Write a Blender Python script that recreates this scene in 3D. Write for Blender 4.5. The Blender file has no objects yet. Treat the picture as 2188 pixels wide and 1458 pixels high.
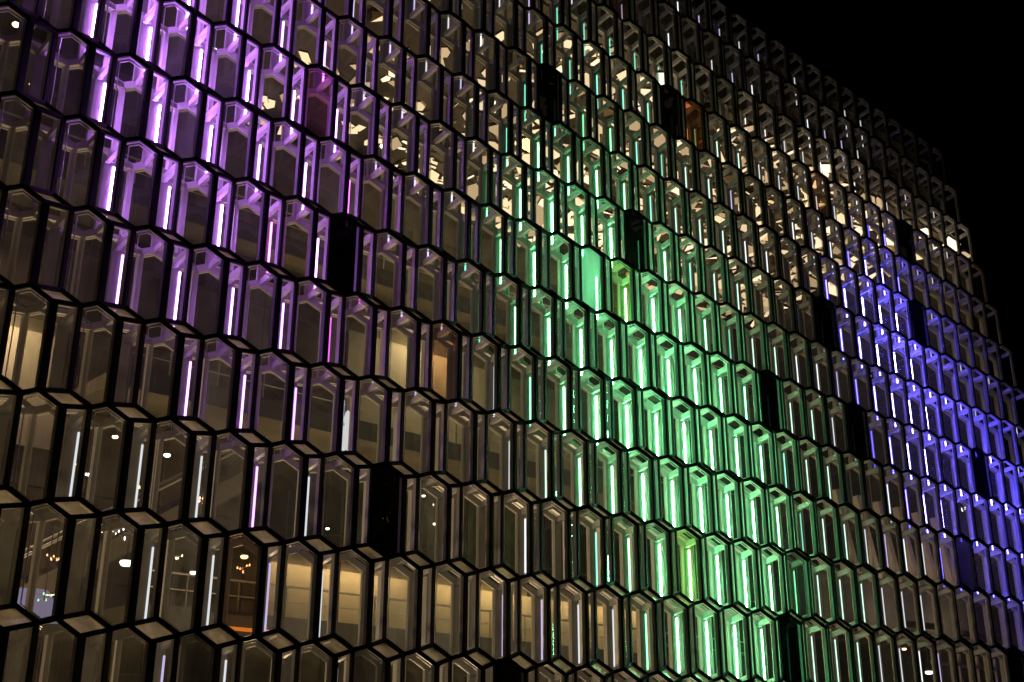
import bpy, bmesh, math, random
from mathutils import Vector, Matrix

random.seed(7)
SC = bpy.context.scene
COL = SC.collection

# ------------------------------------------------------------------ camera
S = 1.6                      # metres per lattice unit
Z0 = 7.65                    # lattice row 0 above the ground
FOC = 2498.311               # focal length in pixels of a 2188 px wide frame
CU = Vector((-4.2032662, -11.90425641, -3.77923064))
ROWS = ((0.736984226374582, -0.6759063097772133, 0.0022159598590235086),
        (0.23776304044097385, 0.25617663778518285, -0.9369323704795676),
        (0.6327108238958861, 0.6910312515766184, 0.3495036804794346))


def W(p):
    return Vector((p[0] * S, p[1] * S, p[2] * S + Z0))


cam_data = bpy.data.cameras.new('camera')
cam = bpy.data.objects.new('camera', cam_data)
COL.objects.link(cam)
cam_data.sensor_width = 36.0
cam_data.lens = 36.0 * FOC / 2188.0
cam_data.clip_start = 0.1
cam_data.clip_end = 2000.0
rx, ry, rz = (Vector(r) for r in ROWS)
m = Matrix((rx, -ry, -rz)).transposed().to_4x4()
m.translation = W(CU)
cam.matrix_world = m
SC.camera = cam


def at(u, v, y):
    """photo pixel -> lattice point on the plane at depth y"""
    d = rx * ((u - 1094) / FOC) + ry * ((v - 729) / FOC) + rz
    return CU + d * ((y - CU.y) / d.y)


# ------------------------------------------------------------------ night sky
world = bpy.data.worlds.new('World')
SC.world = world
world.use_nodes = True
wn = world.node_tree
bg = wn.nodes['Background']
sky = wn.nodes.new('ShaderNodeTexSky')
sky.sky_type = 'NISHITA'
sky.sun_disc = False
sky.sun_elevation = math.radians(-8)
sky.sun_rotation = math.radians(200)
wn.links.new(sky.outputs[0], bg.inputs[0])
bg.inputs[1].default_value = 0.002

SC.view_settings.view_transform = 'Standard'
SC.view_settings.look = 'None'
SC.view_settings.exposure = 0.0
SC.view_settings.gamma = 1.0
SC.view_settings.use_curve_mapping = False
SC.render.engine = 'CYCLES'
cy = SC.cycles
cy.max_bounces = 7
cy.diffuse_bounces = 2
cy.glossy_bounces = 3
cy.transmission_bounces = 2
cy.transparent_max_bounces = 28
cy.sample_clamp_indirect = 3.0
cy.caustics_reflective = False
cy.caustics_refractive = False
cy.use_denoising = True

# ------------------------------------------------------------------ materials
MATS = {}


def principled(name, col, rough=0.5, metal=0.0, spec=0.5, bump=0.0, bscale=20.0, vary=0.0, vscale=4.0):
    if name in MATS:
        return MATS[name]
    mt = bpy.data.materials.new(name)
    mt.use_nodes = True
    nt = mt.node_tree
    b = nt.nodes['Principled BSDF']
    b.inputs['Base Color'].default_value = (*col, 1)
    b.inputs['Roughness'].default_value = rough
    b.inputs['Metallic'].default_value = metal
    b.inputs['Specular IOR Level'].default_value = spec
    tc = nt.nodes.new('ShaderNodeTexCoord')
    gm = nt.nodes.new('ShaderNodeNewGeometry')
    if vary:
        n = nt.nodes.new('ShaderNodeTexNoise')
        n.inputs['Scale'].default_value = vscale
        n.inputs['Detail'].default_value = 6
        nt.links.new(gm.outputs['Position'], n.inputs['Vector'])
        mp = nt.nodes.new('ShaderNodeMapRange')
        mp.inputs[1].default_value = 0.3
        mp.inputs[2].default_value = 0.7
        mp.inputs[3].default_value = 1 - vary
        mp.inputs[4].default_value = 1 + vary * 0.6
        nt.links.new(n.outputs[0], mp.inputs[0])
        mx = nt.nodes.new('ShaderNodeVectorMath')
        mx.operation = 'SCALE'
        mx.inputs[0].default_value = col
        nt.links.new(mp.outputs[0], mx.inputs['Scale'])
        nt.links.new(mx.outputs[0], b.inputs['Base Color'])
    if bump:
        n2 = nt.nodes.new('ShaderNodeTexNoise')
        n2.inputs['Scale'].default_value = bscale
        nt.links.new(gm.outputs['Position'], n2.inputs['Vector'])
        bp = nt.nodes.new('ShaderNodeBump')
        bp.inputs['Strength'].default_value = bump
        bp.inputs['Distance'].default_value = 0.02
        nt.links.new(n2.outputs[0], bp.inputs['Height'])
        nt.links.new(bp.outputs[0], b.inputs['Normal'])
    MATS[name] = mt
    return mt


def emitter(name, col, strength, sampled=True):
    if name in MATS:
        return MATS[name]
    mt = bpy.data.materials.new(name)
    mt.use_nodes = True
    nt = mt.node_tree
    nt.nodes.clear()
    e = nt.nodes.new('ShaderNodeEmission')
    e.inputs[0].default_value = (*col, 1)
    e.inputs[1].default_value = strength
    o = nt.nodes.new('ShaderNodeOutputMaterial')
    nt.links.new(e.outputs[0], o.inputs[0])
    if not sampled:
        mt.cycles.emission_sampling = 'NONE'
    MATS[name] = mt
    return mt


def glass(name, tint=(0.86, 0.88, 0.84), dirt=0.03, refl=1.0, dirtcol=(0.7, 0.7, 0.68), rough=0.03, streak=1.0):
    """thin pane: see-through tint + fresnel reflection + a film of dust"""
    if name in MATS:
        return MATS[name]
    mt = bpy.data.materials.new(name)
    mt.use_nodes = True
    nt = mt.node_tree
    nt.nodes.clear()
    L = nt.links
    tr = nt.nodes.new('ShaderNodeBsdfTransparent')
    tr.inputs[0].default_value = (*tint, 1)
    gl = nt.nodes.new('ShaderNodeBsdfGlossy')
    gl.inputs['Roughness'].default_value = rough
    df = nt.nodes.new('ShaderNodeBsdfDiffuse')
    df.inputs[0].default_value = (*dirtcol, 1)
    tl = nt.nodes.new('ShaderNodeBsdfTranslucent')
    tl.inputs[0].default_value = (*dirtcol, 1)
    dd = nt.nodes.new('ShaderNodeMixShader')
    dd.inputs[0].default_value = 0.5
    L.new(df.outputs[0], dd.inputs[1])
    L.new(tl.outputs[0], dd.inputs[2])
    gm = nt.nodes.new('ShaderNodeNewGeometry')
    sc_ = nt.nodes.new('ShaderNodeVectorMath')
    sc_.operation = 'MULTIPLY'
    sc_.inputs[1].default_value = (2.2, 2.2, 0.7)
    L.new(gm.outputs['Position'], sc_.inputs[0])
    n = nt.nodes.new('ShaderNodeTexNoise')
    n.inputs['Scale'].default_value = 1.6
    n.inputs['Detail'].default_value = 8
    n.inputs['Roughness'].default_value = 0.75
    n.inputs['Distortion'].default_value = 0.8
    L.new(sc_.outputs[0], n.inputs['Vector'])
    mp = nt.nodes.new('ShaderNodeMapRange')
    mp.inputs[1].default_value = 0.35
    mp.inputs[2].default_value = 0.7
    mp.inputs[3].default_value = dirt * (1 - 0.6 * streak)
    mp.inputs[4].default_value = min(1.0, dirt * (1 + 0.9 * streak))
    L.new(n.outputs[0], mp.inputs[0])
    m1 = nt.nodes.new('ShaderNodeMixShader')
    L.new(mp.outputs[0], m1.inputs[0])
    L.new(tr.outputs[0], m1.inputs[1])
    L.new(dd.outputs[0], m1.inputs[2])
    lw = nt.nodes.new('ShaderNodeLayerWeight')
    lw.inputs[0].default_value = 0.5
    pw = nt.nodes.new('ShaderNodeMath')
    pw.operation = 'POWER'
    pw.inputs[1].default_value = 5.0
    L.new(lw.outputs['Facing'], pw.inputs[0])
    fr = nt.nodes.new('ShaderNodeMath')
    fr.operation = 'MULTIPLY_ADD'
    fr.inputs[1].default_value = 0.92
    fr.inputs[2].default_value = 0.05
    L.new(pw.outputs[0], fr.inputs[0])
    k = nt.nodes.new('ShaderNodeMath')
    k.operation = 'MULTIPLY'
    k.inputs[1].default_value = refl
    k.use_clamp = True
    L.new(fr.outputs[0], k.inputs[0])
    m2 = nt.nodes.new('ShaderNodeMixShader')
    L.new(k.outputs[0], m2.inputs[0])
    L.new(m1.outputs[0], m2.inputs[1])
    L.new(gl.outputs[0], m2.inputs[2])
    o = nt.nodes.new('ShaderNodeOutputMaterial')
    L.new(m2.outputs[0], o.inputs[0])
    MATS[name] = mt
    return mt


M_CAP = principled('outer steel painted as unlit', (0.006, 0.006, 0.006), 0.6, spec=0.2)  # outer steel blackened to keep its unlit look
M_STEEL = principled('pale grey painted steel', (0.58, 0.56, 0.52), 0.42, spec=0.4, vary=0.12, vscale=3.0)
M_BEAD = principled('satin aluminium bead', (0.85, 0.82, 0.76), 0.4, spec=0.6)
M_GLASS = glass('clear facade glass', (0.90, 0.89, 0.82), 0.009, 1.3)
M_SIDE = glass('dusty side glass', (0.84, 0.83, 0.76), 0.075)
M_INNER = glass('dusty inner glass', (0.86, 0.86, 0.80), 0.015)
M_HAZE = glass('hazy inner glass', (0.72, 0.72, 0.68), 0.085)
M_LEDGE = glass('frosted ledge glass', (0.35, 0.33, 0.28), 0.55, dirtcol=(0.62, 0.54, 0.38), rough=0.2, streak=0.5)
SPECIAL = {
    'black': glass('black mirror glass', (0.004, 0.004, 0.004), 0.002, 1.2),
    'orange': glass('orange dichroic glass', (0.62, 0.24, 0.10), 0.04),
    'lime': glass('yellow green dichroic glass', (0.86, 0.70, 0.34), 0.03),
    'frost': glass('frosted green lit glass', (0.40, 0.55, 0.42), 0.6, dirtcol=(0.8, 0.85, 0.8), rough=0.3, streak=0.2),
    'magenta': glass('magenta dichroic glass', (0.72, 0.36, 0.50), 0.03),
    'brown': glass('brown tinted glass', (0.60, 0.45, 0.33), 0.03),
    'grey': glass('opaque grey glass', (0.05, 0.05, 0.05), 0.30, dirtcol=(0.30, 0.26, 0.23), rough=0.3, streak=0.2),
    'dim': glass('dark smoked glass', (0.22, 0.22, 0.20), 0.05, 1.5),
}


# ------------------------------------------------------------------ mesh helpers
def link(name, mesh, mat=None, parent=None, slot_object=False):
    o = bpy.data.objects.new(name, mesh)
    COL.objects.link(o)
    if parent is not None:
        o.parent = parent
    if mat is not None and not mesh.materials:
        for mm in (mat if isinstance(mat, (list, tuple)) else [mat]):
            mesh.materials.append(mm)
    return o


def tag(o, label=None, cat=None, group=None, kind=None):
    if label:
        o['label'] = label
    if cat:
        o['category'] = cat
    if group:
        o['group'] = group
    if kind:
        o['kind'] = kind
    return o


def empty(name, loc=(0, 0, 0)):
    o = bpy.data.objects.new(name, None)
    o.empty_display_size = 0.2
    o.location = loc
    COL.objects.link(o)
    return o


class MB:
    def __init__(self):
        self.v = []
        self.f = []
        self.m = []

    def add(self, vs, fs, mi=0):
        n = len(self.v)
        self.v += [tuple(x) for x in vs]
        self.f += [tuple(n + i for i in f) for f in fs]
        self.m += [mi] * len(fs)

    def bar(self, p0, p1, w, d, mi=0, inward=Vector((0, 1, 0)), ext=0.0):
        p0, p1 = Vector(p0), Vector(p1)
        ax = (p1 - p0).normalized()
        p0 = p0 - ax * ext
        p1 = p1 + ax * ext
        dv = (inward - ax * inward.dot(ax)).normalized()
        sv = ax.cross(dv).normalized()
        vs = []
        for p in (p0, p1):
            for a, b in ((-1, -1), (1, -1), (1, 1), (-1, 1)):
                vs.append(p + sv * (a * w / 2) + dv * (b * d / 2))
        self.add(vs, [(0, 1, 2, 3), (7, 6, 5, 4), (0, 4, 5, 1), (1, 5, 6, 2), (2, 6, 7, 3), (3, 7, 4, 0)], mi)

    def tube(self, p0, p1, r, n=8, mi=0, caps=True):
        p0, p1 = Vector(p0), Vector(p1)
        ax = (p1 - p0).normalized()
        a = ax.orthogonal().normalized()
        b = ax.cross(a)
        vs = []
        for p in (p0, p1):
            for k in range(n):
                t = 2 * math.pi * k / n
                vs.append(p + a * (r * math.cos(t)) + b * (r * math.sin(t)))
        fs = [(k, (k + 1) % n, n + (k + 1) % n, n + k) for k in range(n)]
        if caps:
            fs += [tuple(range(n - 1, -1, -1)), tuple(range(n, 2 * n))]
        self.add(vs, fs, mi)

    def box(self, lo, hi, mi=0):
        x0, y0, z0 = lo
        x1, y1, z1 = hi
        vs = [(x0, y0, z0), (x1, y0, z0), (x1, y1, z0), (x0, y1, z0), (x0, y0, z1), (x1, y0, z1), (x1, y1, z1), (x0, y1, z1)]
        self.add(vs, [(3, 2, 1, 0), (4, 5, 6, 7), (0, 1, 5, 4), (1, 2, 6, 5), (2, 3, 7, 6), (3, 0, 4, 7)], mi)

    def lathe(self, c, prof, n=14, mi=0, ax=Vector((0, 0, 1))):
        c = Vector(c)
        a = ax.orthogonal().normalized()
        b = ax.cross(a)
        vs = []
        for r, h in prof:
            for k in range(n):
                t = 2 * math.pi * k / n
                vs.append(c + ax * h + a * (r * math.cos(t)) + b * (r * math.sin(t)))
        fs = []
        for i in range(len(prof) - 1):
            for k in range(n):
                fs.append((i * n + k, i * n + (k + 1) % n, (i + 1) * n + (k + 1) % n, (i + 1) * n + k))
        self.add(vs, fs, mi)

    def mesh(self, name, mats, scale=S, shift=(0, 0, 0)):
        me = bpy.data.meshes.new(name)
        me.from_pydata([(x * scale + shift[0], y * scale + shift[1], z * scale + shift[2]) for x, y, z in self.v], [], self.f)
        for mm in mats:
            me.materials.append(mm)
        if len(mats) > 1:
            me.polygons.foreach_set('material_index', self.m)
        me.validate()
        me.update()
        return me


# ------------------------------------------------------------------ the lattice of the facade
F = Vector((0.14155496, -0.08197118, 0.04963880))
D = Vector((0.20702763, -0.11988487, -0.16369020))
E = Vector((0.40042636, 0.20185605, 0.11298565))
A = Vector((0.74900896, 0.0, 0.0))
V = Vector((0, 0, -1.0))
B = D + V
Q = Vector((0.37285584, 0.61934113, 0.00693813))     # front node -> matching rear node
INW = Vector((0, 1, 0))
NH = Vector((0.50, 0.866, 0.0))                      # inward normal of the hexagon pane
NS = Vector((-0.45, 0.893, 0.0))                     # inward normal of the side pane


def cell(i, j):
    return B * i + A * j


P1 = Vector((0, 0, 0))
P4, P2, P3 = D, E, D + E


def inset(pts, g, n):
    out = []
    k = len(pts)
    c = sum(pts, Vector()) / k
    for q in range(k):
        a, p, b = pts[q - 1], pts[q], pts[(q + 1) % k]
        e1, e2 = (p - a).normalized(), (b - p).normalized()
        n1, n2 = e1.cross(n).normalized(), e2.cross(n).normalized()
        if (c - p).dot(n1) < 0:
            n1 = -n1
        if (c - p).dot(n2) < 0:
            n2 = -n2
        out.append(p + (n1 + n2) * (g / (1 + n1.dot(n2))))
    return out


def frame_mb(mb, o, mi_cap, mi_steel, mi_bead):
    """front edges owned by one brick"""
    def bb(a, b, n):
        mb.bar(o + a - n * 0.006, o + b - n * 0.006, 0.052, 0.034, mi_cap, n, 0.016)
        mb.bar(o + a + n * 0.036, o + b + n * 0.036, 0.046, 0.048, mi_steel, n, 0.010)
    bb(P1 - F, P1, NH)
    # pale glazing bead round the inside of the hexagon pane
    hp = [P1 - F, P1, P4, P4 + V, P4 + V - F, P1 - F + V]
    ins = inset(hp, 0.043, NH)
    for k in range(6):
        mb.bar(o + ins[k] + NH * 0.066, o + ins[(k + 1) % 6] + NH * 0.066, 0.011, 0.014, mi_bead, NH, 0.004)
    bb(P1, P4, NH)
    bb(P1, P2, INW)
    bb(P4, P3, INW)
    bb(P2, P3, INW)
    # uprights: flat black plates that lie in the plane of the narrow side pane
    eh = Vector((E.x, E.y, 0)).normalized()
    for p, s0, s1 in ((P4, -0.018, 0.076), (P3, -0.050, 0.012)):
        c = o + p + eh * ((s0 + s1) / 2)
        mb.bar(c - NS * 0.004, c + V - NS * 0.004, s1 - s0, 0.030, mi_cap, NS, 0.020)
        c = o + p + eh * ((s0 + s1) / 2) + NS * 0.034
        mb.bar(c, c + V, (s1 - s0) * 0.82, 0.044, mi_steel, NS, 0.0)


def inner_mb(mb, o, mi=0):
    q = o + Q
    def arm(a, b, n):
        # channel: two flanges joined by a web
        mb.bar(a - n * 0.045, b - n * 0.045, 0.066, 0.020, mi, n, 0.025)
        mb.bar(a + n * 0.055, b + n * 0.055, 0.058, 0.020, mi, n, 0.025)
        mb.bar(a + n * 0.005, b + n * 0.005, 0.030, 0.078, mi, n, 0.0)
    arm(q - F, q, NH)
    arm(q, q + D, NH)
    arm(q, q + E, INW)
    arm(q + D, q + D + E, INW)
    arm(q + E, q + D + E, INW)
    mb.bar(q + D + E, q + D + E + V, 0.060, 0.085, mi, INW, 0.0)
    ih = inset([P1 - F, P1, P4, P4 + V, P4 + V - F, P1 - F + V], 0.040, NH)
    for k in range(6):
        mb.bar(q + ih[k] - NH * 0.05, q + ih[(k + 1) % 6] - NH * 0.05, 0.010, 0.012, mi, NH, 0.004)
    # post that carries the lamp: a wide plate with a raised lip on its left side
    pc = Vector((0.030, 0.014, 0))
    mb.bar(q + D + pc, q + D + pc + V, 0.150, 0.05, mi, INW, 0.0)
    lp = Vector((-0.046, -0.022, 0))
    mb.bar(q + D + lp, q + D + V + lp, 0.014, 0.026, mi, INW, 0.0)
    mb.bar(q + D + Vector((0.02, 0.07, 0)), q + D + V + Vector((0.02, 0.07, 0)), 0.05, 0.06, mi, INW, 0.0)
    # struts through the depth of the brick
    mb.bar(o + P2 + (Q - E) * 0.06, o + P2 + (Q - E), 0.056, 0.088, mi, Vector((0, 0, 1)), 0.0)
    mb.bar(o + P3 + (Q - E) * 0.06, o + P3 + (Q - E), 0.056, 0.088, mi, Vector((0, 0, 1)), 0.0)


TUBE = Vector((0.673, 0.491, -0.228))


def tube_mb(mb, o, mi=0, n=8):
    mb.tube(o + TUBE, o + TUBE + Vector((0, 0, -0.84)), 0.0145, n, mi)


def shrink(pts, g, off):
    c = sum(pts, Vector()) / len(pts)
    return [p + (c - p).normalized() * g + off for p in pts]


def slab(mb, o, pts, n, t, mi=0):
    n = n.normalized()
    k = len(pts)
    vs = [o + p for p in pts] + [o + p + n * t for p in pts]
    fs = [tuple(range(k - 1, -1, -1)), tuple(range(k, 2 * k))]
    mb.add(vs, fs, mi)


def hex_pts():
    L_ = P1 - F
    return [L_, P1, P4, P4 + V, P4 + V - D, L_ + V]


def hex_mb(mb, o, mi=0):
    pts = [P1 - F, P1, P4, P4 + V, P1 + V - F + D - D, P1 - F + V]
    # bottom edge follows d then f of the row below
    pts = [P1 - F, P1, P4, P4 + V, P4 + V - F, P1 - F + V]
    mb.add([o + p + NH * 0.02 for p in pts], [tuple(range(6))], mi)


def side_mb(mb, o, mi=0):
    pts = [P4, P3, P3 + V, P4 + V]
    mb.add([o + p + NS * 0.02 for p in pts], [(0, 1, 2, 3)], mi)


def ledge_mb(mb, o, mi=0):
    n = D.cross(E).normalized()
    pts = [P1, P2, P3, P4]
    mb.add([o + p + Vector((0, 0.012, -0.012)) for p in pts], [(0, 1, 2, 3)], mi)


def innerpane_mb(mb, o, mi=0):
    pts = [P1 - F, P1, P4, P4 + V, P4 + V - F, P1 - F + V]
    mb.add([o + Q + p + NH * 0.01 for p in pts], [tuple(range(6))], mi)


# ---- colours of the lamps, brick by brick (as the light show stands in the photo)
HUE = {'purple': (0.49, 0.18, 1.0), 'green': (0.19, 1.0, 0.44), 'teal': (0.25, 1.0, 0.75), 'blue': (0.09, 0.07, 1.0),
       'white': (0.82, 0.88, 1.0), 'lilac': (0.62, 0.55, 1.0), 'mint': (0.6, 1.0, 0.85), 'pink': (0.75, 0.10, 0.75)}
LEVELS = (0.0, 0.7, 1.2, 2.0, 4.0, 7.0, 12.0, 22.0, 40.0, 70.0, 110.0, 160.0)


def bump(x, lo, hi, soft):
    return max(0.0, min(1.0, (x - lo) / soft + 0.5)) * max(0.0, min(1.0, (hi - x) / soft + 0.5))


def lamp_state(i, j):
    rr = random.Random(i * 131 + j * 17 + 5)
    jit = 0.8 + 0.4 * rr.random()
    # purple field: brightest in the second to fourth bays, fading to the right and downwards
    p = 0
    fade = {1: 1.0, 2: 1.0, 3: 0.72, 4: 0.40, 5: 0.20, 6: 0.08, 7: 0.02}
    if i <= -2:
        p = fade.get(j, 0) * {-2: 0.15, -3: 0.4, -4: 0.8}.get(i, 1.0)
        if i < -5:
            p *= 0.8
    elif i == -1:
        p = 0.045 if 2 <= j <= 4 else 0
    elif i == 0:
        p = 0.03 if j == 3 else 0
    if p > 0.02:
        jit = 0.65 + 0.7 * rr.random()
        if (i, j) in ((-4, 6), (-3, 4), (-3, 6), (-2, 5)):
            return 'pink', 90 * p * jit
        return 'purple', 105 * p * jit * (1.5 if j <= 3 else 1.1)
    if i <= -2 and 7 <= j <= 8:
        return 'lilac', 1.6
    # green field
    lo = {2: 13, 1: 12.6, 0: 12.0, -1: 11.3, -2: 10.8, -3: 10.2, -4: 10.0, -5: 10.8, -6: 11.6, -7: 12.8, -8: 13.5, -9: 15}.get(i, 99)
    hi = {2: 16.2, 1: 16.4, 0: 17.4, -1: 17.8, -2: 18.0, -3: 17.6, -4: 16.8, -5: 16.0, -6: 15.5, -7: 16.0, -8: 18, -9: 18}.get(i, 0)
    g = bump(j, lo, hi, 2.4)
    if g > 0:
        k = {2: 20, 1: 24, 0: 24, -1: 26, -2: 26, -3: 26, -4: 24, -5: 20, -6: 10, -7: 3.5, -8: 2.2, -9: 1.4}.get(i, 0)
        if k * g > 3.0:
            return 'green', k * g * (0.55 + 0.9 * rr.random()) * (0.6 + 3.4 * g * k / 26)
        return ('teal', max(1.2, k * g))
    if lo - 1.5 < j < hi + 4 and i > -9:
        return 'mint', 1.6
    # blue field
    lo = {2: 40, 1: 29.5, 0: 27.5, -1: 26.6, -2: 25.4, -3: 24.8, -4: 24.5, -5: 24.2, -6: 24.6, -7: 26.0, -8: 28.0}.get(i, 99)
    hi = {2: 99, 1: 99, 0: 99, -1: 36, -2: 34, -3: 33, -4: 32, -5: 31.0, -6: 29.5, -7: 29.0, -8: 30.2}.get(i, 0)
    b = bump(j, lo, hi, 2.0)
    if b > 0:
        k = {1: 5, 0: 8, -1: 14, -2: 22, -3: 26, -4: 26, -5: 26, -6: 24, -7: 13, -8: 5}.get(i, 0)
        if k * b > 1.5:
            return 'blue', k * b * (0.2 + 1.2 * rr.random()) * (0.5 + 3.0 * b * k / 26)
        return 'lilac', 1.2
    if (i, j) in ((0, 0), (0, 1), (0, 2), (1, 1), (1, 2), (1, 4), (1, 5), (1, 6), (1, 7)):
        return 'white', 1.2
    if j <= 0 or (i <= -1 and j <= 1):
        return 'white', 0.0
    x = rr.random()
    if i < -8 and x < 0.35:
        return 'white', 0.0
    if j > 29 and i < -2:
        return ('white', 1.0 if x > 0.75 else 0.0)
    if x < 0.22:
        return 'white', 0.0
    return ('lilac' if x < 0.5 else 'white'), (1.2 if x < 0.8 else 2.0)


def tube_mat(hue, s):
    lv = min(LEVELS, key=lambda q: abs(q - s))
    if lv == 0:
        return principled('unlit lamp tube', (0.25, 0.25, 0.24), 0.3)
    return emitter('%s light tube %g' % (hue, lv), HUE[hue], lv * {'green': 1.15, 'blue': 2.7, 'purple': 1.9, 'pink': 1.3}.get(hue, 1.0), lv > 1.3)


ODD = {(-3, 6): 'black', (0, 6): 'black', (-5, 15): 'black', (-7, 13): 'black', (-8, 18): 'black', (-5, 23): 'black',
       (-3, 19): 'black', (-3, 23): 'black', (-8, 30): 'black', (-6, 29): 'black', (-3, 30): 'black', (1, 17): 'black',
       (1, 28): 'black', (2, 8): 'black', (-8, 19): 'orange', (-4, 14): 'lime', (0, 14): 'lime', (-4, 13): 'frost',
       (-5, 6): 'magenta', (-2, 8): 'brown', (1, 3): 'brown', (-8, 25): 'brown', (-8, 35): 'brown', (-10, 17): 'brown',
       (-1, 27): 'grey', (0, 18): 'dim', (2, 2): 'dim', (2, 5): 'dim'}
ODD_LABEL = {'black': 'black mirror pane', 'orange': 'orange pane', 'lime': 'yellow green pane', 'frost': 'frosted pane glowing green',
             'magenta': 'magenta pane', 'brown': 'brown tinted pane', 'grey': 'opaque grey pane', 'dim': 'dark smoked pane'}



def hazy(i, j):
    if -7 <= i <= -1 and 24 <= j <= 29:
        return True
    rr = random.Random(i * 71 + j * 13)
    return rr.random() < 0.22


cells = []
for i in range(-11, 4):
    left = {-11: 12, -10: 9, -9: 6, -8: 3, -7: 0, -6: -2}.get(i, -4)
    right = {0: 32, 1: 31, 2: 30, 3: 20}.get(i, 35)
    for j in range(left, right + 1):
        c = cell(i, j)
        mid = c - F + (F + D) / 2 + Vector((0, 0, -0.5)) - CU
        dz = mid.dot(rz)
        u, v = 1094 + FOC * mid.dot(rx) / dz, 729 + FOC * mid.dot(ry) / dz
        seen = -70 < u < 2250 and -130 < v < 1580
        cells.append((not seen, (c - CU).length, i, j))
cells.sort()
near = [c[1:] for c in cells[:300]]
far = [c[1:] for c in cells[300:]]

hall = tag(empty('concert_hall', W((12, 4, -4.6))),
           'concert hall facade of stacked hexagonal glass bricks lit purple, green and blue', 'building')
HM = hall.location.copy()


def local(p):
    return W(p) - HM


def meshof(fn, name, mats):
    mb = MB()
    fn(mb, Vector((0, 0, 0)))
    return mb.mesh(name, mats)


me_frame = meshof(lambda b, o: frame_mb(b, o, 0, 1, 2), 'brick frame', [M_CAP, M_STEEL, M_BEAD])
me_inner = meshof(inner_mb, 'inner frame', [M_STEEL])
me_hex = meshof(hex_mb, 'window pane', [M_GLASS])
me_side = meshof(side_mb, 'side pane', [M_SIDE])
me_ledge = meshof(ledge_mb, 'ledge pane', [M_LEDGE])
me_ip = meshof(innerpane_mb, 'inner pane', [M_INNER])
me_tube = meshof(tube_mb, 'light tube', [tube_mat('white', 0)])


def child(name, me, parent, loc=(0, 0, 0), mat=None):
    o = bpy.data.objects.new(name, me)
    COL.objects.link(o)
    o.parent = parent
    o.location = loc
    if mat is not None:
        o.material_slots[0].link = 'OBJECT'
        o.material_slots[0].material = mat
    return o


for _, i, j in near:
    br = child('glass_brick', me_frame, hall, local(cell(i, j)))
    kind = ODD.get((i, j))
    wp = child('window_pane', me_hex, br, mat=SPECIAL[kind] if kind else None)
    if kind:
        wp['label'] = ODD_LABEL[kind]
    child('side_pane', me_side, br)
    child('ledge_pane', me_ledge, br)
    child('inner_pane', me_ip, br, mat=M_HAZE if hazy(i, j) else None)
    child('inner_frame', me_inner, br)
    hue, s = lamp_state(i, j)
    tb = child('light_tube', me_tube, br, mat=tube_mat(hue, s))
    if s > 3:
        tb['label'] = 'glowing %s light tube' % hue

# the bricks past the nearest 300
mb = MB()
fm = [M_CAP, M_STEEL, M_GLASS, M_SIDE, M_LEDGE, M_INNER]


def slot(mt):
    if mt not in fm:
        fm.append(mt)
    return fm.index(mt)


for _, i, j in far:
    o = cell(i, j)
    frame_mb(mb, o, 0, 1, slot(M_BEAD))
    inner_mb(mb, o, 1)
    kind = ODD.get((i, j))
    hex_mb(mb, o, slot(SPECIAL[kind]) if kind else 2)
    side_mb(mb, o, 3)
    ledge_mb(mb, o, 4)
    innerpane_mb(mb, o, slot(M_HAZE) if hazy(i, j) else 5)
    tube_mb(mb, o, slot(tube_mat(*lamp_state(i, j))), 6)
fo = child('glass_brick', mb.mesh('far glass bricks', fm, S, tuple(W((0, 0, 0)) - HM)), hall)
tag(fo, 'the smaller glass bricks at the far end and along the roof edge', kind='stuff')

# ------------------------------------------------------------------ shell of the building
M_CONC = principled('warm grey concrete', (0.21, 0.18, 0.13), 0.8, bump=0.3, bscale=6, vary=0.5, vscale=0.5)
M_DARK = principled('charcoal concrete', (0.06, 0.055, 0.05), 0.7, bump=0.2, vary=0.2, vscale=1.0)
M_PLAST = principled('cream plaster', (0.50, 0.43, 0.31), 0.7, vary=0.1, vscale=1.5)
M_RAIL = principled('brushed steel rail', (0.55, 0.5, 0.42), 0.35, metal=0.8)
M_FLOOR = principled('dark slate floor', (0.045, 0.042, 0.04), 0.25, vary=0.2, vscale=2)


def struct(name, mb_, mats, **k):
    o = bpy.data.objects.new(name, mb_.mesh(name, mats, S, (0, 0, Z0)))
    COL.objects.link(o)
    o['kind'] = 'structure'
    return o


GZ = -Z0 / S
mb = MB(); mb.box((-150, -150, GZ - 0.3), (200, 200, GZ))
struct('ground', mb, [principled('dark wet paving', (0.03, 0.03, 0.032), 0.35, bump=0.2, bscale=3, vary=0.2, vscale=0.4)])
mb = MB(); mb.box((-12, 1.6, GZ + 0.002), (27, 10.4, GZ + 0.06))
struct('foyer_floor', mb, [M_FLOOR])

def slant(x0, x1, y0, y1, z0, z1):
    """box whose x faces lean like the edge of the facade"""
    k = -0.1779
    b_ = MB()
    vs = [(x + k * z, y, z) for z in (z0, z1) for x, y in ((x0, y0), (x1, y0), (x1, y1), (x0, y1))]
    b_.add(vs, [(3, 2, 1, 0), (4, 5, 6, 7), (0, 1, 5, 4), (1, 2, 6, 5), (2, 3, 7, 6), (3, 0, 4, 7)])
    return b_


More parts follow.
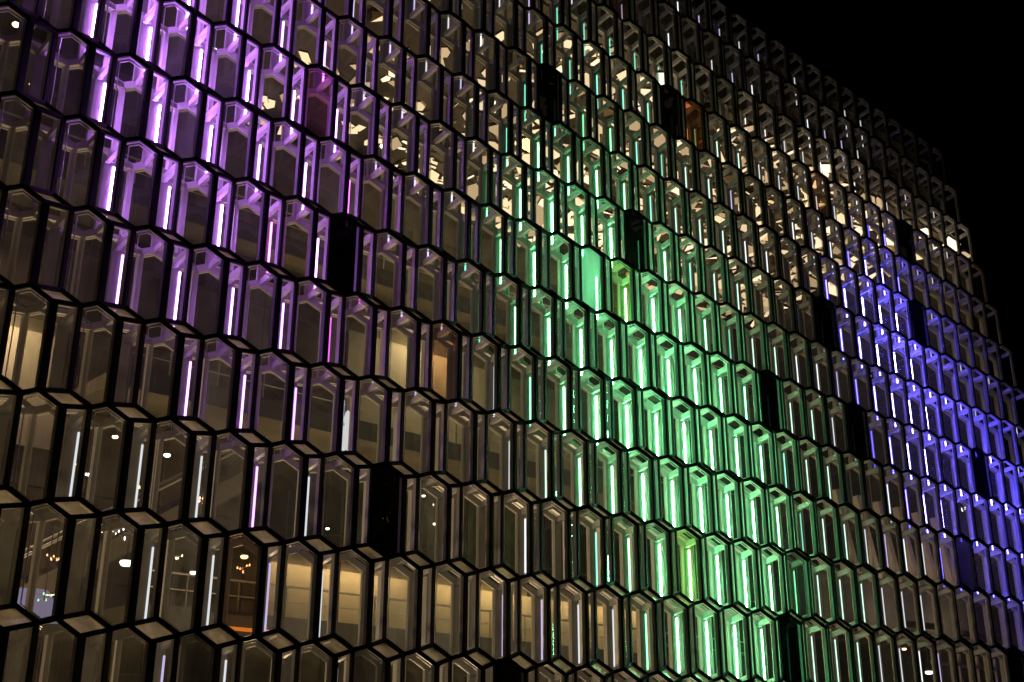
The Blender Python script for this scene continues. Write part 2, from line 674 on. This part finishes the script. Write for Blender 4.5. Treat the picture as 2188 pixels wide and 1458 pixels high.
XE = 26.75
back = struct('back_wall', slant(-12, XE + 0.3, 9.6, 10.0, GZ + 0.06, 12.9), [M_CONC])
struct('end_wall', slant(XE, XE + 0.3, 1.6, 9.598, GZ + 0.06, 12.9), [principled('end wall in painted shade', (0.012, 0.012, 0.012), 0.7, bump=0.2)])  # colour near black to stand in for an unlit wall
mb = MB(); mb.box((-13.4, 1.6, GZ + 0.06), (-13.0, 9.598, 12.9))
struct('end_wall', mb, [M_DARK])
mb = MB(); mb.box((-12.6, 1.9, 12.902), (24.6, 10.0, 13.05))
struct('roof', mb, [M_DARK])
mb = MB(); mb.box((-11, 1.75, 10.35), (24.7, 9.6, 10.45))
struct('ceiling', mb, [principled('dark ceiling', (0.10, 0.085, 0.06), 0.6)])

# concrete panels of the back wall, proud of its face
pm = MB(); pm.box((-0.98, -0.03, -0.78), (0.98, 0.0, 0.78))
pme = [pm.mesh('wall panel', [principled('board marked concrete %d' % k, (c * 0.9, c * 0.74, c * 0.50), 0.8, bump=0.4, bscale=4, vary=0.55, vscale=0.9)])
       for k, c in enumerate((0.19, 0.14, 0.16, 0.21))]
shadowed = pm.mesh('timber panel', [principled('concrete darkened as shade', (0.035, 0.028, 0.02), 0.6, bump=0.3, bscale=9, vary=0.3, vscale=1.2)])
for a in range(-3, 13):
    for b in range(-2, 6):
        o = bpy.data.objects.new('panel', random.choice(pme) if a < 8 else shadowed)  # right-hand panels painted dark in place of missing light
        COL.objects.link(o)
        o.parent = back
        o.location = W((a * 2.0 + 1.0, 9.598, b * 1.6 + 0.4)) 
        o['kind'] = 'structure'

# ------------------------------------------------------------------ faceted ceiling; lit facets glow in place of light falling on them
lit = [emitter('warm glow facet %d' % k, c, s) for k, (c, s) in enumerate(
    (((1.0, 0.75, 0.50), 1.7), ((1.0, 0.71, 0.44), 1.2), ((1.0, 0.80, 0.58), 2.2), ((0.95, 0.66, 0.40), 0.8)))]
mir = principled('bronze mirror facet', (0.30, 0.24, 0.16), 0.18, metal=0.9)
drk = principled('dark facet', (0.05, 0.04, 0.03), 0.4)
pool = []
for k in range(20):
    r = random.Random(k)
    mb = MB()
    base = r.choice((0, 0, 1, 2, 2, 3))
    if k % 5 == 4:                      # low pyramid, part glowing, part mirror
        n = r.choice((4, 5, 6))
        ring = [Vector((0.42 * math.cos(t * 2 * math.pi / n), 0.42 * math.sin(t * 2 * math.pi / n), 0)) for t in range(n)]
        apex = Vector((r.uniform(-0.12, 0.12), r.uniform(-0.12, 0.12), -r.uniform(0.12, 0.30)))
        first = r.randrange(n)
        for t in range(n):
            mi = 0 if (t - first) % n < n // 2 else (2 if r.random() < 0.6 else 3)
            mb.add([ring[t], ring[(t + 1) % n], apex], [(0, 2, 1)], mi)
        back_ = [p + Vector((0, 0, 0.12)) for p in ring]
        for t in range(n):
            mb.add([ring[t], ring[(t + 1) % n], back_[(t + 1) % n], back_[t]], [(0, 1, 2, 3)], 3)
    else:                               # cluster of small tilted tiles with dark rims
        for gx in (-0.19, 0.19):
            for gy in (-0.18, 0.18):
                n = r.choice((4, 4, 5, 6))
                R_ = r.uniform(0.15, 0.23)
                ro = r.random() * 3
                tx, ty = r.uniform(-0.5, 0.5), r.uniform(-0.5, 0.5)
                c0 = Vector((gx + r.uniform(-0.04, 0.04), gy + r.uniform(-0.04, 0.04), r.uniform(-0.08, 0.02)))
                ring = []
                for t in range(n):
                    px, py = 1.15 * R_ * math.cos(ro + t * 2 * math.pi / n), R_ * math.sin(ro + t * 2 * math.pi / n)
                    ring.append(c0 + Vector((px, py, px * tx + py * ty)))
                outer = [c0 + (p - c0) * 1.16 + Vector((0, 0, 0.05)) for p in ring]
                w_ = r.random()
                mi = 0 if w_ < 0.62 else (1 if w_ < 0.84 else (2 if w_ < 0.85 else 3))
                mb.add(ring, [tuple(range(n - 1, -1, -1))], mi)
                for t in range(n):
                    mb.add([ring[t], ring[(t + 1) % n], outer[(t + 1) % n], outer[t]], [(0, 1, 2, 3)], 2 if t % 2 else 3)
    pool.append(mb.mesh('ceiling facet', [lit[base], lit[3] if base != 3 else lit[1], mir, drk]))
chand = tag(empty('faceted_ceiling', W((15, 5, 10.35))), 'faceted ceiling of bronze and cream panels, lit ones made to glow, behind the upper glass bricks', 'ceiling')
CM = chand.location.copy()
nn = 0
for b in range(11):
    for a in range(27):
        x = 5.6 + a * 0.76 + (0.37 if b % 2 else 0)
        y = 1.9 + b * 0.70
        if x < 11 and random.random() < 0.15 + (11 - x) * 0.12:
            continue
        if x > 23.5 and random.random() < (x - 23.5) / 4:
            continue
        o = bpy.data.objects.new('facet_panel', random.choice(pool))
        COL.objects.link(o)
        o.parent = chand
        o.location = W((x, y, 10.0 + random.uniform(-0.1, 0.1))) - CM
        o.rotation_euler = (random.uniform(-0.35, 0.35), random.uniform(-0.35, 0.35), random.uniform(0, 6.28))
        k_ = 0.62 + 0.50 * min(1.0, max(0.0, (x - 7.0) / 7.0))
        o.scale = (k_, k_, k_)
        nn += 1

# ------------------------------------------------------------------ balconies inside
def balcony(x0, x1, y0, z, label, lit_under=None):
    t = tag(empty('balcony', W(((x0 + x1) / 2, y0, z))), label, 'balcony', 'balconies inside the foyer')
    c = Vector(((x0 + x1) / 2, y0, z))
    mb = MB(); mb.box((x0 - c.x, 0, -0.28), (x1 - c.x, 9.56 - y0, 0.0))
    o = link('slab', mb.mesh('slab', [M_CONC]), parent=t)
    mb = MB(); mb.box((x0 - c.x, -0.05, -0.34), (x1 - c.x, -0.004, 0.05))
    link('fascia', mb.mesh('fascia', [M_DARK]), parent=t)
    for hh, r in ((0.62, 0.022), (0.34, 0.012)):
        mb = MB(); mb.tube((x0 - c.x, 0.03, hh), (x1 - c.x, 0.03, hh), r, 8)
        link('handrail', mb.mesh('handrail', [M_RAIL]), parent=t)
    mb = MB(); mb.bar((0, 0.03, 0.0), (0, 0.03, 0.61), 0.02, 0.035)
    pm_ = mb.mesh('post', [M_RAIL])
    n = max(2, int((x1 - x0) / 1.0))
    for k in range(n + 1):
        o = link('post', pm_, parent=t)
        o.location = ((x0 - c.x + 0.03 + (x1 - x0 - 0.06) * k / n) * S, 0, 0)
    return t


balcony(4.6, 22.0, 7.3, -1.05, 'lowest balcony with a bright cream wall behind its steel handrail')
balcony(4.0, 20.0, 7.6, 3.15, 'middle balcony with two thin handrails in front of dim concrete')
balcony(-6.0, 25.0, 7.9, 6.9, 'top balcony right under the faceted ceiling')

mb = MB(); mb.box((8.6, 9.50, -1.04), (20.6, 9.55, 0.42))
o = bpy.data.objects.new('cream_wall', mb.mesh('cream wall', [M_PLAST], S, (0, 0, Z0)))
COL.objects.link(o); o['kind'] = 'structure'
mb = MB(); mb.box((10.2, 9.45, 3.25), (17.5, 9.55, 6.0))
o = bpy.data.objects.new('cream_wall', mb.mesh('cream wall', [M_PLAST], S, (0, 0, Z0)))
COL.objects.link(o); o['kind'] = 'structure'
mb = MB(); mb.box((0.2, 9.45, 1.9), (3.9, 9.55, 4.1))
o = bpy.data.objects.new('cream_wall', mb.mesh('cream wall', [M_PLAST], S, (0, 0, Z0)))
COL.objects.link(o); o['kind'] = 'structure'

# staircase in the lower left
st = tag(empty('staircase', W((1.0, 5.6, -2.4))), 'dark staircase with pale handrail rising behind the lowest bricks at the left', 'staircase')
def stp(x, y, z):
    return Vector((x - 1.0, y - 5.6, z + 2.4))
p0, p1 = stp(0.6, 5.6, -2.4), stp(6.0, 5.6, 1.2)
for dy in (0.0, 1.3):
    mb = MB(); mb.bar(p0 + Vector((0, dy, 0)), p1 + Vector((0, dy, 0)), 0.30, 0.06, 0)
    link('stringer', mb.mesh('stringer', [M_CONC]), parent=st)
    mb = MB(); mb.tube(p0 + Vector((0, dy, 0.62)), p1 + Vector((0, dy, 0.62)), 0.025)
    link('handrail', mb.mesh('stair rail', [M_RAIL]), parent=st)
mb = MB(); mb.box((0, 0.03, -0.02), (0.24, 1.27, 0.02))
sm = mb.mesh('step', [M_FLOOR])
for k in range(24):
    o = link('step', sm, parent=st)
    q = p0.lerp(p1, (k + 0.5) / 24)
    o.location = (q.x * S, 0, q.z * S)

# leaning columns at the lower right, standing on a dark parapet
mb = MB()
mb.bar((0, 0, 0), (-0.42, 0.1, 2.0), 0.17, 0.17, 0)
cm = mb.mesh('column', [M_PLAST])
names = ('first', 'second', 'third', 'fourth', 'fifth', 'sixth')
for k in range(6):
    o = bpy.data.objects.new('leaning_column', cm)
    COL.objects.link(o)
    o.location = W((20.0 + k * 0.92, 2.75, 0.56))
    tag(o, '%s leaning cream column from the left on the dark parapet at the lower right' % names[k], 'column', 'leaning columns at the lower right')
mb = MB(); mb.box((18.6, 2.6, -0.55), (26.0, 2.95, 0.50))
o = bpy.data.objects.new('parapet', mb.mesh('parapet', [M_DARK], S, (0, 0, Z0)))
COL.objects.link(o)
tag(o, 'long dark parapet under the leaning columns at the lower right', 'parapet')
t = tag(empty('rail_frame', W((23.0, 2.6, -1.2))), 'cream rail on short posts below the dark parapet at the bottom right', 'railing')
mb = MB(); mb.box((-0.2, 0, 0.0), (3.2, 0.08, 0.07))
link('rail', mb.mesh('rail', [M_PLAST]), parent=t)
mb = MB(); mb.box((0, 0.01, -1.2), (0.10, 0.07, 0.30))
pm2 = mb.mesh('rail post', [M_PLAST])
for k in range(4):
    o = link('post', pm2, parent=t)
    o.location = ((0.1 + k * 0.95) * S, -0.02 * S, 0)

# ------------------------------------------------------------------ interior lamps; some are added in place of lights reflected in the glass
bulbs = {}
def bulb_mat(c, s):
    return emitter('bulb %.1f %.1f %.1f %.1f' % (*c, s), c, s)


def pendant(u, v, y, r, col, s, label, cord=0.9):  # lower-left ones are added in place of reflected lights
    c = at(u, v, y)
    t = tag(empty('lamp_or_glint', W(c)), label, 'lamp', 'pendant lamps inside the foyer')
    mb = MB(); mb.lathe((0, 0, 0), [(0.001, -r * 0.55), (r * 0.7, -r * 0.42), (r, 0), (r * 0.7, r * 0.42), (0.001, r * 0.55)], 12)
    link('bulb', mb.mesh('bulb', [bulb_mat(col, s)]), parent=t)
    mb = MB(); mb.lathe((0, 0, 0), [(r * 1.05, r * 0.25), (r * 0.6, r * 0.8), (r * 0.2, r * 1.1), (0.004, r * 1.15)], 12)
    link('shade', mb.mesh('shade', [M_DARK]), parent=t)
    mb = MB(); mb.tube((0, 0, r * 1.1), (0, 0, r * 1.1 + cord), 0.006, 6)
    link('cord', mb.mesh('cord', [M_DARK]), parent=t)




def glints(u, v, y, label, n=8, r=0.085, col=(1.0, 0.42, 0.14), s=9, seed=0):
    """added ring of small bulbs standing in for reflected glints"""
    c = at(u, v, y)
    t = tag(empty('glints', W(c)), label, 'glints', 'bulb rings added for reflected glints')
    rr = random.Random(int(u + v))
    for k in range(n):
        a_ = k * 2 * math.pi / n
        R_ = r * (1.0 if k % 2 else 0.55)
        q = Vector((R_ * math.cos(a_), R_ * math.sin(a_), rr.uniform(-0.06, 0.06)))
        mb = MB(); mb.lathe(q, [(0.001, -0.014), (0.011, -0.004), (0.009, 0.010), (0.001, 0.026)], 6)
        cc = (1.0, rr.uniform(0.30, 0.62), rr.uniform(0.08, 0.30)) if col[1] < 0.6 else col
        cc = tuple(round(x_, 1) for x_ in cc)
        link('bulb', mb.mesh('glint bulb', [bulb_mat(cc, s)]), parent=t)
        mb = MB(); mb.tube(q - Vector((0, 0, 0.014)), (0, 0, 0.02), 0.004, 5)
        link('arm', mb.mesh('arm', [M_RAIL]), parent=t)
    mb = MB(); mb.tube((0, 0, -0.05), (0, 0, 0.9), 0.008, 6)
    link('rod', mb.mesh('rod', [M_DARK]), parent=t)


WARM = (1.0, 0.75, 0.42); COOL = (0.8, 0.95, 1.0); GRN = (0.75, 1.0, 0.85); AMB = (1.0, 0.42, 0.14)
pendant(34, 53, 4.0, 0.055, WARM, 14, 'warm white lamp behind the top left corner bricks')
pendant(67, 181, 4.4, 0.035, WARM, 9, 'small warm lamp below the one in the top left corner')
pendant(459, 108, 2.4, 0.05, GRN, 9, 'greenish white lamp among the purple bricks')
pendant(246, 934, 4.4, 0.045, WARM, 9, 'oval warm lamp standing in for a reflection, above the staircase at lower left')
pendant(188, 1014, 4.0, 0.04, (1, 0.95, 0.8), 8, 'small cream lamp standing in for a reflection, left of the oval lamp at lower left')
pendant(357, 973, 3.4, 0.05, COOL, 9, 'cool white lamp standing in for a reflection, right of the oval lamp at lower left')
pendant(270, 1203, 4.2, 0.10, (0.95, 1.0, 0.85), 4, 'large white lamp standing in for a reflection, over the staircase at lower left')
pendant(413, 1224, 3.6, 0.05, COOL, 8, 'cool white lamp standing in for a reflection, right of the large white lamp')
pendant(522, 1190, 3.6, 0.06, (1.0, 0.6, 0.35), 9, 'orange lamp standing in for a reflection, behind the brown tinted pane at the bottom left')
glints(160, 1000, 3.0, 'amber chandelier beside the white tube at the left')
glints(290, 1045, 3.0, 'amber chandelier beside the second white tube at the left')
glints(430, 1070, 3.0, 'amber chandelier in the narrow bay left of the purple tube')
glints(4, 1010, 3.0, 'amber chandelier at the left edge')
pendant(905, 1060, 4.0, 0.035, COOL, 7, 'tiny cool lamp right of the black lower bay')
pendant(930, 1120, 4.6, 0.045, (1, 0.8, 0.7), 6, 'rosy lamp under the tiny cool lamp')
pendant(645, 1135, 3.6, 0.06, COOL, 5, 'cool white lamp in the narrow bay at lower centre left')
pendant(700, 1130, 4.6, 0.035, COOL, 7, 'small cool lamp right of the narrow bay')
pendant(1693, 914, 2.6, 0.06, (0.85, 0.85, 1.0), 12, 'bluish white lamp between the green and blue bricks')
pendant(1785, 1053, 3.5, 0.05, WARM, 8, 'upper of two small warm lamps right of the green bricks')
pendant(1783, 1093, 3.5, 0.045, WARM, 8, 'lower of two small warm lamps right of the green bricks')
pendant(1932, 1387, 4.0, 0.06, WARM, 8, 'small warm lamp near the bottom right')
pendant(1985, 1437, 3.4, 0.10, COOL, 5, 'larger cool lamp at the bottom right')
pendant(965, 395, 6.0, 0.08, (1, 0.95, 0.8), 6, 'small cream lamp under the faceted ceiling')
pendant(818, 313, 5.0, 0.06, (1, 0.95, 0.85), 8, 'cream lamp right of the purple bricks')

CW = (0.9, 0.95, 1.0)
glints(250, 1140, 4.0, 'white chandelier above the staircase at the left', 10, 0.22, CW, 6)
glints(118, 1195, 4.2, 'rosy chandelier in the lowest left bricks', 8, 0.12, (1.0, 0.35, 0.45), 4)
glints(372, 1190, 4.4, 'small warm chandelier right of the large white lamp', 8, 0.12, (1.0, 0.8, 0.5), 6)
glints(520, 1215, 3.9, 'small amber chandelier behind the brown pane at the bottom', 6, 0.10)
glints(835, 1105, 2.6, 'amber chandelier set behind the black lower bay', 8, 0.12, s=12)
glints(610, 1165, 4.5, 'white chandelier left of the narrow bay at lower centre', 7, 0.16, CW, 5)
glints(940, 1075, 4.3, 'cream chandelier right of the black lower bay', 7, 0.12, (1.0, 0.85, 0.65), 6)
glints(95, 1275, 3.6, 'green and red string chandelier at the bottom left corner', 6, 0.16, (0.3, 1.0, 0.6), 2.5)
glints(1500, 1000, 3.4, 'small warm chandelier behind the green bricks', 6, 0.10, (1.0, 0.7, 0.4), 5)
glints(1810, 1250, 3.6, 'pink chandelier beside the neon lamp', 5, 0.10, (1.0, 0.2, 0.5), 4)
glints(2060, 1090, 2.5, 'tiny white chandelier among the blue bricks', 6, 0.10, CW, 6)
glints(1715, 1350, 3.8, 'small warm chandelier in the bottom row right of the green bricks', 6, 0.10, (1.0, 0.7, 0.4), 6)

# a curled neon lamp, magenta
cN = at(1908, 1250, 3.5)
t = empty('neon_lamp', W(cN)); tag(t, 'curled magenta neon lamp behind the lower right bricks', 'neon lamp')
mb = MB()
pts = [Vector((0.05 * math.sin(k * 1.3) + 0.02 * k * 0.2, 0, 0.12 - k * 0.045)) for k in range(9)]
for a_, b_ in zip(pts, pts[1:]):
    mb.tube(a_, b_, 0.012, 6)
link('neon_tube', mb.mesh('neon', [emitter('magenta neon', (1.0, 0.08, 0.35), 6)]), parent=t)
mb = MB(); mb.box((-0.09, 0.02, -0.28), (0.11, 0.04, 0.16))
link('backing', mb.mesh('neon backing', [M_DARK]), parent=t)

# tall white glow added for a bright reflection in the narrow bay
cL = at(741, 925, 1.3)
t = empty('reflection_glow', W(cL)); tag(t, 'tall white glow standing in for a reflection in the narrow bay below the purple bricks', 'lamp')
mb = MB(); mb.lathe((0, 0, -0.25), [(0.10, 0.0), (0.12, 0.07), (0.08, 0.13), (0.12, 0.19), (0.07, 0.26), (0.09, 0.31), (0.035, 0.36), (0.06, 0.44), (0.03, 0.55), (0.001, 0.58)], 12)
link('shade', mb.mesh('glow body', [emitter('white reflection glow', (0.95, 0.97, 1.0), 0.9)]), parent=t)
mb = MB(); mb.tube((0, 0, -3.2), (0, 0, -0.25), 0.012, 6)
link('stem', mb.mesh('stem', [M_DARK]), parent=t)

# pleated lavender shade lower left
cP = at(62, 1290, 4.6)
t = empty('shade_lamp', W(cP)); tag(t, 'pleated lavender lampshade behind the lowest left bricks', 'lamp')
mb = MB()
n = 28
prof = []
vs = []
for h, r in ((-0.22, 0.50), (0.18, 0.22)):
    for k in range(n):
        rr = r * (1.06 if k % 2 else 0.94)
        vs.append(Vector((rr * math.cos(2 * math.pi * k / n), rr * math.sin(2 * math.pi * k / n), h)))
mb.add(vs, [(k, (k + 1) % n, n + (k + 1) % n, n + k) for k in range(n)])
link('shade', mb.mesh('pleated shade', [emitter('lavender shade', (0.42, 0.36, 0.62), 0.55)]), parent=t)
mb = MB(); mb.tube((0, 0, 0.1), (0, 0, 2.6), 0.008, 6)
link('cord', mb.mesh('cord2', [M_DARK]), parent=t)

# orange strip light
cS = at(520, 1345, 7.0)
mb = MB(); mb.box((-0.55, 0, -0.03), (0.55, 0.05, 0.03))
o = bpy.data.objects.new('strip_light', mb.mesh('strip', [emitter('orange strip', (1.0, 0.35, 0.06), 1.3)]))
COL.objects.link(o); o.location = W(cS)
tag(o, 'orange strip light at the foot of the cream wall', 'lamp')


# ------------------------------------------------------------------ uplights of the foyer, and fill lights added for walls, columns and top rows
def area(name, loc, aim, size, energy, col, label):
    ld = bpy.data.lights.new(name, 'AREA')
    ld.shape = 'RECTANGLE'
    ld.size = size[0]
    ld.size_y = size[1]
    ld.energy = energy
    ld.color = col
    t = tag(empty('foyer_light', W(loc)), label, 'lamp', 'wall washers of the foyer')
    o = bpy.data.objects.new(name, ld)
    COL.objects.link(o)
    d = (W(aim) - W(loc)).normalized()
    rq = d.to_track_quat('-Z', 'Y')
    o.parent = t
    o.rotation_euler = rq.to_euler()
    mb = MB()
    sx, sy = size[0] / 2 / S, size[1] / 2 / S
    mb.box((-sx - 0.02, -sy - 0.02, 0.02), (sx + 0.02, sy + 0.02, 0.10))
    h = link('housing', mb.mesh('housing', [M_DARK]), parent=t)
    h.rotation_euler = o.rotation_euler
    return o


WL = (1.0, 0.74, 0.46)
for k, (x, en) in enumerate(((0.0, 900), (7.0, 1050), (14.0, 620), (20.0, 120))):
    area('uplight', (x, 5.0, GZ + 0.35), (x - 0.5, 1.0, 3.0), (3.0, 0.5), en, WL, '%s of the four long uplights on the foyer floor' % ('leftmost', 'second from left', 'third from left', 'rightmost')[k])
for k, x in enumerate((10.4, 14.4, 18.4)):  # added lights that brighten the low cream wall
    area('fill', (x, 9.15, 0.56), (x, 9.45, -0.6), (5.6, 0.12), 85, (1.0, 0.70, 0.36), '%s wall washer added to light the low cream wall' % ('left', 'middle', 'right')[k])
for k, (x, z) in enumerate(((2.0, 4.4), (12.5, 6.3))):  # added lights that brighten the upper cream walls
    area('fill', (x, 8.8, z), (x, 9.6, z - 2.2), (3.0, 0.2), 115, (1.0, 0.78, 0.5), 'wall washer added under the top balcony, %s' % ('left' if k == 0 else 'right'))
for k, x in enumerate((8.0, 14.0, 20.0)):  # added lights that warm the frames of the top rows
    area('topfill', (x, 5.5, 10.7), (x, 0.4, 11.6), (5.0, 0.3), (30, 24, 10)[k], (1.0, 0.76, 0.46), '%s cove light added above the faceted ceiling' % ('left', 'middle', 'right')[k])
for k, x in enumerate((20.8, 23.6)):  # added lights that brighten the columns from below
    area('column_fill', (x, 1.75, -0.5), (x + 0.2, 2.8, 1.2), (2.2, 0.12), 50, (1.0, 0.76, 0.50), '%s fill light added for the leaning columns' % ('left' if k == 0 else 'right'))
